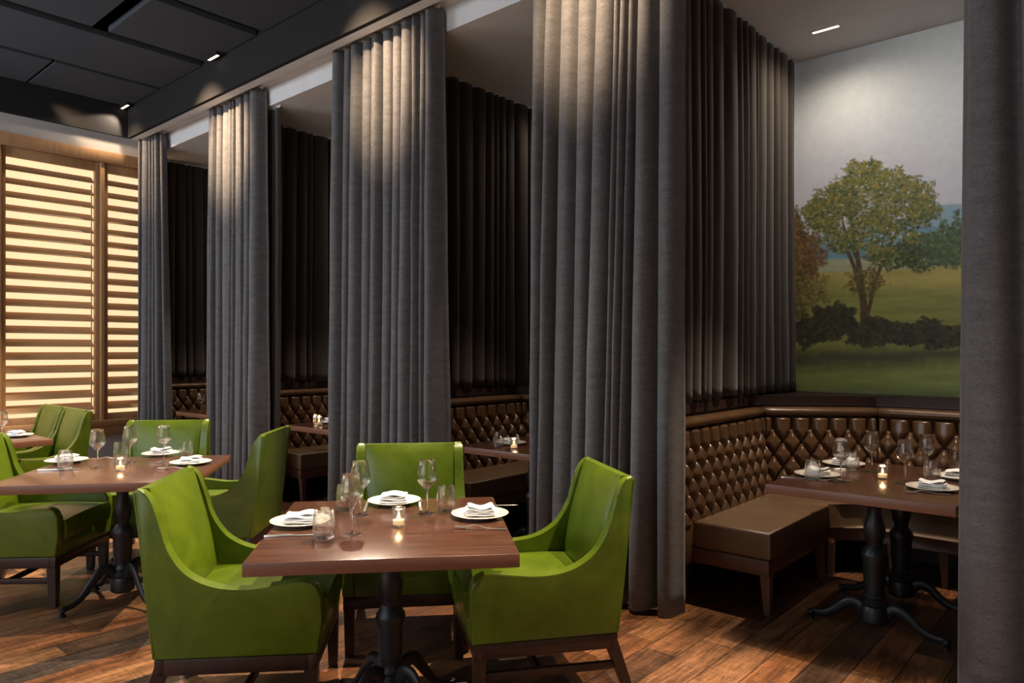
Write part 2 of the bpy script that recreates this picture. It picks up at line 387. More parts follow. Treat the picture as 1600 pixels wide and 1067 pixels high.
# ---------------------------------------------------------------- slot lights
def slot_light(x, t, z, label, lip=0.0):
    o = thing('slot_light', label, 'ceiling light', W(x, t, z), ANG, 'small slot lights in the ceilings')
    bm = BM()
    box(bm, -0.10, 0.10, -0.024, 0.024, -0.006 - lip, 0.03, 0.002); finish('housing', bm, 'white' if not lip else 'black', o)
    bm = BM(); box(bm, -0.088, 0.088, -0.012, 0.012, -0.0075 - lip, -0.005 - lip); finish('lens', bm, 'lit', o, 0)
slot_light(FIX[3], -0.225, 4.135, 'slot light on the dark ceiling above the third grey curtain from the right', 0.02)
slot_light(FIX[4], -0.225, 4.135, 'slot light in the dark ceiling corner above the shutters', 0.02)
slot_light(FIX[2], -0.225, 4.135, 'slot light at the fascia above the second grey curtain', 0.02)
slot_light(0.11, 1.88, 3.69, 'slot light in the booth ceiling above the landscape mural')

# ---------------------------------------------------------------- curtains
def curtain(name, label, group, p0, p1, ztop, zbot, folds, amp, seed, mat, flare=(0, 0), bow=0.0, glides=True, floppy=1.0, hem=None):
    """p0, p1 in row coordinates at the top; flare = how far each end moves out at the bottom"""
    rs = random.Random(seed)
    a = Vector((p0[0], p0[1], 0)); c = Vector((p1[0], p1[1], 0)); d = (c - a); ln = d.length; d.normalize(); nrm = Vector((-d.y, d.x, 0))
    mid = (a + c) / 2; w = W(mid.x, mid.y, 0)
    root = thing(name, label, 'curtain', w, ANG, group)
    wts = [rs.choice((0.45, 0.7, 1.0, 1.2, 1.6)) * rs.uniform(0.85, 1.15) for _ in range(folds)]; tot = sum(wts)
    cum = [0]
    for q in wts: cum.append(cum[-1] + q / tot)
    amps = [rs.uniform(0.55, 1.3) for _ in range(folds)]
    sk = [rs.uniform(-0.35, 0.35) for _ in range(folds)]
    dr = [rs.uniform(-1, 1) for _ in range(folds + 1)]
    per = 16; nu = folds * per + 1; nv = 34; H = ztop - zbot
    bm = BM()
    def fn(i, j):
        k = min(i // per, folds - 1); f = (i - k * per) / per
        v = j / (nv - 1)                              # 0 top, 1 bottom
        dn = v ** 0.8
        s = cum[k] + (cum[k + 1] - cum[k]) * f
        drift = (dr[k] * (1 - f) + dr[k + 1] * f) * 0.42 / folds * dn * floppy
        ss = s + drift
        th = 2 * math.pi * f
        A = amp * (0.75 + 0.35 * dn) * (amps[k] * (1 - abs(2 * f - 1) ** 3) + (1 if True else 0) * 0.0 + abs(2 * f - 1) ** 3)
        off = A * (math.cos(th) + 0.10 * (math.cos(2 * th) - 1) + 0.25 * sk[k] * math.sin(2 * th)) * (1 - 0.35 * abs(math.sin(v * 9 + k * 1.7)) * 0.25)
        lat = (cum[k + 1] - cum[k]) * ln * (-0.085 * math.sin(th) + 0.035 * math.sin(2 * th) + 0.10 * sk[k] * (1 - math.cos(th)))
        x0 = -flare[0] * dn; x1 = ln + flare[1] * dn
        u = x0 + (x1 - x0) * ss + lat
        off += bow * math.sin(math.pi * s) * dn + 0.012 * dn * math.sin(5 * s + 3 * v + seed)
        p = a + d * u + nrm * off - mid
        z = ztop - H * v
        if v == 1: z += 0.012 * math.sin(k * 2.1 + seed)
        return (p.x, p.y, z)
    grid(bm, fn, nu, nv)
    o = finish('cloth', bm, mat, root, 180)
    so = o.modifiers.new('solid', 'SOLIDIFY'); so.thickness = 0.003; so.offset = 0
    if glides:
        for k in range(folds + 1):
            s = cum[k]; p = a + d * (ln * s) - mid
            bm = BM(); box(bm, p.x - .006, p.x + .006, p.y - .006, p.y + .006, ztop - 0.004, ztop + 0.022, 0.002); finish('glide', bm, 'white', root)
    bm = BM(); e = d * (ln / 2 + 0.03)
    tube(bm, [(-e.x, -e.y, ztop + 0.016), (e.x, e.y, ztop + 0.016)], 0.008, 6); finish('track', bm, 'white', root)
    return root
G1 = 'full height grey curtains along the booth row'
TF = 0.07
curtain('long_curtain', 'widest full-height grey curtain, directly behind the nearest right-hand green chair', G1, (-1.05, TF), (-0.045, TF), 3.83, 0.015, 10, 0.078, 11, 'curtain', (0.05, 0.0), -0.06)
curtain('long_curtain', 'full-height grey curtain rising right behind the square-backed green chair of the nearest table', G1, (-3.16, TF), (-1.93, TF), 3.83, 0.015, 12, 0.07, 5, 'curtain', (0.06, 0.02), 0.0)
curtain('long_curtain', 'full-height grey curtain behind the right end of the left table', G1, (-5.27, TF), (-4.30, TF), 3.83, 0.015, 10, 0.068, 23, 'curtain', (0.06, 0.04), 0.0)
curtain('long_curtain', 'farthest full-height grey curtain, touching the oak shutters', G1, (-6.73, -0.05), (-6.37, TF), 3.83, 0.015, 6, 0.05, 31, 'curtain', (0.02, 0.06), 0.0)
curtain('long_curtain', 'nearest grey curtain filling the right edge of the picture', G1, (1.25, TF - .02), (2.30, TF - .02), 3.83, 0.015, 6, 0.05, 8, 'curtain', (0.0, 0.0), 0.0)
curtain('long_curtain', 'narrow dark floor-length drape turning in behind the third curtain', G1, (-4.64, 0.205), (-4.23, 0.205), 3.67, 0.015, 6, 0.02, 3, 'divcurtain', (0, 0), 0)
G2 = 'dark curtains hung above the booth dividers'
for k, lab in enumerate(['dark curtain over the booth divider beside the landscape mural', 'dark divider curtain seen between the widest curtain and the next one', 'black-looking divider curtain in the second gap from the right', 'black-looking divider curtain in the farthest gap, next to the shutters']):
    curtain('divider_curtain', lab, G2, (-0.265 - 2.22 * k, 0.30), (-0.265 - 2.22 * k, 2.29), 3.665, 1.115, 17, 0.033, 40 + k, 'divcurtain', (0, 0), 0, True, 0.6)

# ---------------------------------------------------------------- booth dividers
def booth_divider(k):
    x = -0.35 - 2.22 * k if k < 9 else 1.87
    names = {0: 'dark wood booth divider wall behind the left wing of the nearest brown booth', 1: 'dark wood divider wall under the second dark curtain from the right',
             2: 'dark wood divider wall with its end post showing in the second gap from the right', 3: 'dark wood divider wall in the farthest booth gap by the shutters', 9: 'dark wood divider wall at the right end of the nearest booth'}
    o = thing('booth_divider', names[k], 'partition', W(x, 0, 0), ANG, 'wooden walls between the booths')
    bm = BM(); box(bm, -0.035, 0.035, 0.235, T_WALL - 0.005, 0.0, 1.19, 0.003); finish('panel', bm, 'panel', o, 30)
    bm = BM(); box(bm, -0.045, 0.045, 0.175, 0.234, 0.0, 1.2, 0.004); finish('end_post', bm, 'panel', o, 30)
for k in (0, 1, 2, 3, 9): booth_divider(k)

# ---------------------------------------------------------------- tufted banquette
def make_banquette():
    root = thing('banquette', 'x', 'booth seat', W(0, 0, 0), ANG, 'tufted brown leather corner booths')
    back = [(-0.27, 0.24), (-0.27, 1.56), (0.40, 2.04), (1.12, 2.04), (1.79, 1.56), (1.79, 0.24)]     # line behind the back cushions
    P = [Vector((x, y, 0)) for x, y in back]
    def inward(i):
        d = (P[i + 1] - P[i]).normalized(); return Vector((d.y, -d.x, 0))
    segs = [(P[i], P[i + 1]) for i in range(5)]
    def miter(i, off):                                # offset vertex i of the line inward
        if i == 0: return P[0] + inward(0) * off
        if i == 5: return P[5] + inward(4) * off
        n = (inward(i - 1) + inward(i)); n.normalize()
        return P[i] + n * (off / n.dot(inward(i)))
    ZS, ZTp = 0.44, 0.968
    for i in range(5):                                # back cushions
        b0, b1 = miter(i, 0.0), miter(i + 1, 0.0); f0, f1 = miter(i, 0.085), miter(i + 1, 0.085); n = inward(i)
        ln = (f1 - f0).length; cols = max(4, 2 * round(ln / 0.124)); nu = cols * 8 + 1; nv = 81
        rows = 5; pv = (ZTp - 0.09 - ZS) / rows
        bm = BM()
        def fn(a, j):
            u = a / (nu - 1); v = j / (nv - 1); z = ZS + (ZTp - ZS) * v
            U = u * cols; V = (z - ZS) / pv
            if V > rows: V = rows
            top = max(0.0, (z - (ZTp - 0.09)) / 0.09)
            # diamonds: creases where U+V or U-V is whole
            c1 = abs(math.sin(math.pi * (U + V + 0.5) * 0.5 * 2 / 2 * 1.0)); c2 = abs(math.sin(math.pi * (U - V + 0.5) / 2 * 1.0))
            c1 = abs(math.sin(math.pi * (U + V) / 1.0 * 0.5 + math.pi * 0.25 * 0)); c2 = abs(math.sin(math.pi * (U - V) * 0.5))
            d1 = c1 * c2
            puff = 0.8 * (1 - (1 - c1) ** 2.6) * (1 - (1 - c2) ** 2.6) + 0.2 * min(c1, c2)
            # buttons pull deepest where both creases meet
            bt = math.exp(-((c1 * c1 + c2 * c2) / 0.06))
            vert = abs(math.sin(math.pi * (U - rows) * 0.5))
            if top > 0: puff = puff * (1 - top) + top * (0.35 + 0.65 * vert ** 0.5)
            edge = min(1.0, min(u, 1 - u) * ln / 0.02) ** 0.5
            edge *= min(1.0, (1 - v) * (ZTp - ZS) / 0.018) ** 0.5 if v < 1 else 0
            h = (0.046 * puff - 0.012 * bt) * edge
            slope = 0.05 * (1 - v)
            p = f0.lerp(f1, u) + n * (h + slope - 0.03)
            return (p.x, p.y, z)
        V_ = grid(bm, fn, nu, nv)
        # back and sides
        def bk(a): 
            p = b0.lerp(b1, a / (nu - 1)); return p
        tb = [bm.verts.new((bk(a).x, bk(a).y, ZTp)) for a in range(nu)]; bb = [bm.verts.new((bk(a).x, bk(a).y, ZS)) for a in range(nu)]
        for a in range(nu - 1):
            bm.faces.new([V_[a][-1], V_[a + 1][-1], tb[a + 1], tb[a]]); bm.faces.new([tb[a], tb[a + 1], bb[a + 1], bb[a]])
            bm.faces.new([bb[a], bb[a + 1], V_[a + 1][0], V_[a][0]])
        bm.faces.new([V_[0][j] for j in range(nv)] + [tb[0], bb[0]]); bm.faces.new([V_[-1][j] for j in range(nv)][::-1] + [bb[-1], tb[-1]])
        finish('backrest', bm, 'brown', root, 60)
        # rolled top
        bm = BM(); q0, q1 = miter(i, 0.052), miter(i + 1, 0.052); dd = (q1 - q0).normalized()
        q0 = q0 + dd * 0.002; q1 = q1 - dd * 0.002
        n0 = (miter(i, 0.1) - miter(i, 0)).normalized(); n1 = (miter(i + 1, 0.1) - miter(i + 1, 0)).normalized()
        k0 = 1 / max(.3, n0.dot(n)); k1 = 1 / max(.3, n1.dot(n))
        m = 20; rings = []
        for w_ in [0, .02, .06, .12, .3, .5, .7, .88, .94, .98, 1]:
            c = q0.lerp(q1, w_); na = (n0 * k0).lerp(n1 * k1, w_); sh = 0.86 + 0.14 * min(1, min(w_, 1 - w_) / 0.06)
            rings.append([bm.verts.new((c.x + na.x * 0.052 * sh * math.cos(2 * math.pi * t / m), c.y + na.y * 0.052 * sh * math.cos(2 * math.pi * t / m), 0.998 + 0.034 * sh * math.sin(2 * math.pi * t / m))) for t in range(m)])
        for A, B in zip(rings, rings[1:]):
            for t in range(m): bm.faces.new([A[t], A[(t + 1) % m], B[(t + 1) % m], B[t]])
        bm.faces.new(rings[0][::-1]); bm.faces.new(rings[-1])
        finish('top_roll', bm, 'brown', root, 60)
    # seats: left wing, corner and back, right wing
    def slab(poly, z0, z1, nm, mat, bev=0.02, seg=4):
        bm = BM(); prism(bm, poly, z0, z1, 'z', bev, seg); finish(nm, bm, mat, root, 50)
    LW = [(-0.13, 0.37), (0.31, 0.37), (0.31, 1.30), (-0.13, 1.30)]
    CW = [(-0.13, 1.305), (0.31, 1.305), (0.36, 1.42), (0.46, 1.50), (1.06, 1.50), (1.16, 1.42), (1.21, 1.305), (1.65, 1.305), (1.65, 1.52), (1.08, 1.90), (0.44, 1.90), (-0.13, 1.52)]
    RW = [(1.52 - x, y) for x, y in LW][::-1]
    for p in (LW, CW, RW): slab(p, 0.30, 0.452, 'seat', 'seatbrown')
    def shr(poly, d): 
        cx = sum(p[0] for p in poly) / len(poly); cy = sum(p[1] for p in poly) / len(poly)
        return [(x + (cx - x) * d, y + (cy - y) * d) for x, y in poly]
    for p in ([(-0.26, 0.375), (0.30, 0.375), (0.30, 1.295), (-0.26, 1.295)], [(1.22, 0.375), (1.78, 0.375), (1.78, 1.295), (1.22, 1.295)],
              [(-0.26, 1.32), (0.30, 1.32), (0.35, 1.43), (0.46, 1.515), (1.06, 1.515), (1.17, 1.43), (1.22, 1.32), (1.78, 1.32), (1.78, 1.54), (1.11, 2.02), (0.41, 2.02), (-0.26, 1.54)]):
        slab(p, 0.215, 0.299, 'seat_rail', 'bench', 0.003, 1)
    for sx in (0, 1):                                 # end panels of the wings behind the seat
        xa, xb = (-0.272, -0.13) if not sx else (1.65, 1.792)
        bm = BM(); box(bm, xa, xb, 0.243, 0.372, 0.216, 0.445, 0.008); finish('end_panel', bm, 'brown', root, 40)
    for (x, y) in [(0.275, 0.41), (-0.22, 0.41), (0.275, 1.26), (0.30, 1.37), (0.275 + 0.97, 0.41), (1.74, 0.41), (1.245, 1.26), (1.22, 1.37), (0.62, 1.55), (0.90, 1.55)]:
        bm = BM(); a, c = 0.028, 0.016
        hexa(bm, [(x - a, y - a, .215), (x + a, y - a, .215), (x + a, y + a, .215), (x - a, y + a, .215)], [(x - c + .006, y - c, 0), (x + c + .006, y - c, 0), (x + c + .006, y + c, 0), (x - c + .006, y + c, 0)], 0.002, 1)
        finish('leg', bm, 'bench', root, 30)
    # wooden ledge between the cushions and the wall
    bm = BM()
    prism(bm, [(-0.312, 0.24), (-0.275, 0.24), (-0.275, 1.57), (0.395, 2.05), (1.125, 2.05), (1.795, 1.57), (1.795, 0.24), (1.832, 0.24), (1.832, 2.352), (-0.312, 2.352)], 1.04, 1.10, 'z', 0.002, 1)
    prism(bm, [(-0.312, 0.37), (-0.285, 0.37), (-0.285, 1.58), (0.39, 2.065), (1.13, 2.065), (1.805, 1.58), (1.805, 0.37), (1.832, 0.37), (1.832, 2.352), (-0.312, 2.352)], 0.0, 1.04, 'z')
    finish('ledge', bm, 'panel', root, 30)
    return root
BL = ['tufted brown leather corner booth below the landscape mural', 'tufted brown leather booth glimpsed right of the square-backed green chair', 'tufted brown leather booth in the gap left of the second curtain', 'farthest brown leather booth, a sliver beside the third curtain']
bq = make_banquette(); bq['label'] = BL[0]
for k in (1, 2, 3): dup(bq, W(-2.22 * k, 0, 0), ANG, BL[k])

# ---------------------------------------------------------------- mural on the booth wall
def mural():
    x0, x1, z0, z1 = -0.31, 1.83, 1.105, 3.688
    nx, nz = 560, 640
    X = np.linspace(x0, x1, nx); Z = np.linspace(z0, z1, nz)
    # picture coordinates of the painting: map wall position to the units it was measured in
    dd = P0.y + EX.y * X + EY.y * T_WALL; ww = P0.x + EX.x * X + EY.x * T_WALL
    PX = CX + ww / dd * F
    PXg = np.repeat(PX[None, :], nz, 0); Dg = np.repeat(dd[None, :], nz, 0)
    PYg = HY - (Z[:, None] - EYE) * F / Dg
    rng = np.random.default_rng(3)
    def s2l(c): c = np.array(c, float) / 255; return np.where(c <= 0.04045, c / 12.92, ((c + 0.055) / 1.055) ** 2.4)
    def fbm(sx, sz, seed, octs=4):
        r = np.random.default_rng(seed); out = np.zeros((nz, nx)); am = 1.0; tot = 0
        for o in range(octs):
            gx = max(2, int(sx * 2 ** o)); gz = max(2, int(sz * 2 ** o)); g = r.random((gz + 1, gx + 1))
            u = np.linspace(0, gx - 1e-6, nx); v = np.linspace(0, gz - 1e-6, nz)
            iu = u.astype(int); iv = v.astype(int); fu = u - iu; fv = v - iv; fu = fu * fu * (3 - 2 * fu); fv = fv * fv * (3 - 2 * fv)
            A = g[iv][:, iu]; B = g[iv][:, iu + 1]; C = g[iv + 1][:, iu]; D = g[iv + 1][:, iu + 1]
            out += am * ((A * (1 - fu) + B * fu) * (1 - fv)[:, None] + (C * (1 - fu) + D * fu) * fv[:, None]); tot += am; am *= 0.55
        return out / tot
    n1 = fbm(4, 5, 1); n2 = fbm(30, 12, 2); n3 = fbm(60, 70, 4); n4 = fbm(8, 60, 5)
    C = np.zeros((nz, nx, 3))
    sky_y = [20, 150, 300, 400]; sky_c = np.array([s2l(c) for c in ((196, 206, 210), (186, 196, 204), (186, 192, 206), (196, 196, 200))])
    for ch in range(3): C[..., ch] = np.interp(PYg, sky_y, sky_c[:, ch])
    C *= (0.92 + 0.16 * n1)[..., None]
    def lay(mask, col, var=None):
        c = s2l(col)[None, None, :] * np.ones((nz, nx, 1))
        if var is not None: c = c * (0.7 + 0.6 * var)[..., None]
        m = np.clip(mask, 0, 1)[..., None]; C[:] = C * (1 - m) + c * m
    def below(ys, soft=2.0, rough=0.0, nn=None):      # polyline in picture coordinates
        y = np.interp(PXg, [p[0] for p in ys], [p[1] for p in ys])
        if rough: y = y + rough * (nn - 0.5) * 2
        return (PYg - y) / soft + 0.5
    lay(below([(1230, 372), (1300, 362), (1400, 345), (1460, 322), (1507, 318), (1560, 312), (1700, 340)], 3, 2, n2), (128, 158, 176), n2)
    lay(below([(1230, 392), (1270, 372), (1330, 385), (1400, 362), (1450, 352), (1507, 358), (1600, 340), (1700, 372)], 3, 3, n2), (100, 134, 150), n2)
    lay(below([(1230, 415), (1300, 405), (1400, 405), (1700, 400)], 5, 2, n2), (150, 158, 128), n4)
    lay(below([(1230, 424), (1330, 424), (1507, 414), (1700, 404)], 4, 2, n2), (150, 142, 84), n4)
    lay(below([(1230, 446), (1507, 452), (1700, 455)], 26, 3, n2), (120, 126, 68), n4)
    lay(below([(1230, 548), (1507, 540), (1700, 540)], 20, 5, n2), (70, 74, 52), n4)
    lay(below([(1230, 575), (1350, 572), (1507, 568), (1700, 566)], 24, 6, n2), (124, 132, 74), n4)
    lay(below([(1230, 604), (1700, 606)], 14, 3, n2), (100, 112, 66), n4)
    def daub(px, py, rx, ry, col, al, an=0.0):
        i = np.searchsorted(PX, px); 
        if i < 2 or i > nx - 3: return
        z = EYE - (py - HY) * dd[i] / F; j = int((z - z0) / (z1 - z0) * (nz - 1))
        hx = int(rx * 3 / max(0.2, (PX[i + 1] - PX[i - 1]) / 2) * 0.5) + 2; hz = int(ry * 1.6 * dd[i] / F / ((z1 - z0) / nz)) + 2
        a0, a1 = max(0, i - hx), min(nx, i + hx); b0, b1 = max(0, j - hz), min(nz, j + hz)
        if a1 <= a0 or b1 <= b0: return
        U = (PXg[b0:b1, a0:a1] - px); V = (PYg[b0:b1, a0:a1] - py)
        ca, sa = math.cos(an), math.sin(an)
        e = ((U * ca + V * sa) / rx) ** 2 + ((-U * sa + V * ca) / ry) ** 2
        m = (np.clip(1.3 - e, 0, 1) * al)[..., None]
        C[b0:b1, a0:a1] = C[b0:b1, a0:a1] * (1 - m) + s2l(col)[None, None] * m
    def pick(cols): return cols[rng.integers(len(cols))]
    def foliage(cx, cy, rx, ry, n, cols, sz=3.2, al=0.75, top=None):
        for _ in range(int(n * 1.7)):
            a = rng.uniform(0, 2 * math.pi); r = rng.random() ** 0.5 * (1 + 0.16 * math.sin(5 * a + cx) + 0.12 * math.sin(9 * a + cy)) * rng.uniform(.85, 1.12)
            x = cx + rx * r * math.cos(a); y = cy + ry * r * math.sin(a)
            c = np.array(pick(cols), float)
            if top is not None and y < cy - ry * 0.1 and rng.random() < 0.55: c = np.array(pick(top), float)
            daub(x, y, rng.uniform(0.35, 1.1) * sz, rng.uniform(0.3, 0.8) * sz, np.clip(c * rng.uniform(0.8, 1.15), 0, 255), al, rng.uniform(-0.8, 0.8))
    def limb(pts, w, col):
        for a, c in zip(pts, pts[1:]):
            n = int(math.hypot(c[0] - a[0], c[1] - a[1]) / 1.2) + 2
            for k in range(n):
                t = k / n; daub(a[0] + (c[0] - a[0]) * t + rng.uniform(-.4, .4), a[1] + (c[1] - a[1]) * t, w, w * 1.1, np.array(col) * rng.uniform(0.8, 1.2), 0.8)
    DG = [(52, 62, 34), (66, 74, 40), (44, 54, 32), (78, 84, 44)]
    BLG = [(70, 86, 62), (58, 76, 60), (84, 100, 70)]
    OL = [(116, 112, 56), (98, 102, 52), (132, 122, 70), (84, 92, 48)]
    BR = [(104, 80, 52), (88, 68, 44), (118, 92, 60), (72, 60, 40)]
    foliage(1450, 395, 62, 26, 700, [(62, 72, 48), (74, 84, 54), (52, 62, 44)], 4)      # far wood
    foliage(1560, 370, 60, 50, 700, BLG, 5)
    foliage(1480, 382, 34, 30, 380, BLG, 4); foliage(1500, 375, 22, 36, 260, BLG, 4)
    foliage(1400, 406, 40, 14, 200, DG, 3.5)
    foliage(1700, 420, 90, 60, 500, DG, 6)
    foliage(1246, 425, 26, 75, 900, BR + DG, 4.5, 0.8); foliage(1264, 400, 26, 34, 420, BR, 3.6, 0.75); foliage(1240, 352, 12, 26, 160, BR, 3, 0.8)
    foliage(1262, 455, 34, 26, 320, BR + OL, 3.6, 0.6)
    tr = (70, 58, 44)
    limb([(1356, 530), (1352, 480), (1345, 430), (1338, 390), (1332, 350)], 4.2, tr); limb([(1348, 520), (1347, 470), (1336, 420), (1322, 385), (1304, 360)], 3.2, tr)
    limb([(1354, 500), (1368, 440), (1384, 395), (1408, 350)], 3.0, tr); limb([(1338, 392), (1352, 352), (1372, 320)], 2.2, tr); limb([(1336, 400), (1318, 352), (1312, 315)], 2.0, tr)
    for cx, cy, rx, ry, n in ((1352, 272, 34, 22, 620), (1398, 290, 40, 26, 640), (1432, 312, 34, 30, 560), (1446, 330, 22, 22, 260), (1300, 322, 42, 24, 640), (1278, 338, 26, 22, 340), (1345, 318, 58, 32, 900),
                             (1400, 345, 40, 24, 480), (1318, 376, 34, 20, 360), (1290, 352, 22, 14, 200), (1362, 362, 36, 24, 360), (1376, 396, 26, 14, 190), (1318, 296, 24, 18, 240), (1425, 372, 18, 10, 100)):
        foliage(cx, cy, rx, ry, n, DG + OL + BLG, 3.2, 0.72, OL)
    foliage(1352, 440, 30, 22, 260, BR + DG, 3.2, 0.6)
    for _ in range(26):                               # bits of sky through the crown
        daub(rng.uniform(1270, 1440), rng.uniform(275, 385), rng.uniform(1.5, 4), rng.uniform(1, 2.2), (176, 180, 184), 0.7, rng.uniform(-.6, .6))
    BU = [(48, 50, 38), (40, 44, 34), (58, 58, 42), (66, 62, 46)]
    foliage(1300, 505, 40, 24, 700, BU, 4.5); foliage(1380, 520, 70, 20, 800, BU, 4.5); foliage(1470, 525, 60, 18, 600, BU, 4.5); foliage(1262, 520, 28, 20, 300, BU, 4.5); foliage(1600, 525, 120, 20, 700, BU, 5.5)
    foliage(1310, 488, 20, 14, 160, BU, 3.5); foliage(1450, 508, 22, 12, 160, BU, 3.5)
    C *= (0.93 + 0.14 * n3)[..., None]
    low = np.clip((PYg - 235) / 25, 0, 1)[..., None]; lum = C.mean(-1, keepdims=True); C = C * (1 + 0.35 * low * np.clip(1 - lum / 0.42, 0, 1))  # lower dark tones lifted in the paint, in place of more light
    me = bpy.data.meshes.new('mural')
    XX, ZZ = np.meshgrid(X, Z); co = np.zeros((nx * nz, 3), np.float32); co[:, 0] = XX.ravel(); co[:, 2] = ZZ.ravel()
    idx = np.arange(nx * nz).reshape(nz, nx)
    f = np.stack([idx[:-1, :-1], idx[:-1, 1:], idx[1:, 1:], idx[1:, :-1]], -1).reshape(-1, 4)
    me.vertices.add(nx * nz); me.vertices.foreach_set('co', co.ravel())
    me.loops.add(f.size); me.loops.foreach_set('vertex_index', f.ravel().astype(np.int32))
    me.polygons.add(len(f)); me.polygons.foreach_set('loop_start', np.arange(0, f.size, 4, dtype=np.int32)); me.polygons.foreach_set('loop_total', np.full(len(f), 4, np.int32))
    me.update(calc_edges=True)
    ca = me.color_attributes.new('paint', 'FLOAT_COLOR', 'POINT')
    rgba = np.ones((nx * nz, 4), np.float32); rgba[:, :3] = np.clip(C, 0, 1).reshape(-1, 3); ca.data.foreach_set('color', rgba.ravel())
    m, nt, b = newmat('mural_paint'); at_ = nd(nt, 'ShaderNodeAttribute', attribute_name='paint')
    g = noise(nt, coords(nt, (300, 1, 300)), 1.0, 2)
    L(nt, at_.outputs['Color'], b.inputs['Base Color']); b.inputs['Roughness'].default_value = 0.6; b.inputs['Specular IOR Level'].default_value = 0.3
    bump(nt, b, g, 0.1, 0.0005)
    me.materials.append(m)
    o = bpy.data.objects.new('wall_mural', me); COL.objects.link(o)
    o.location = W(0, T_WALL - 0.004, 0); o.rotation_euler = (0, 0, ANG)
    tag(o, 'painted landscape with a spreading tree covering the booth wall', 'mural')
mural()

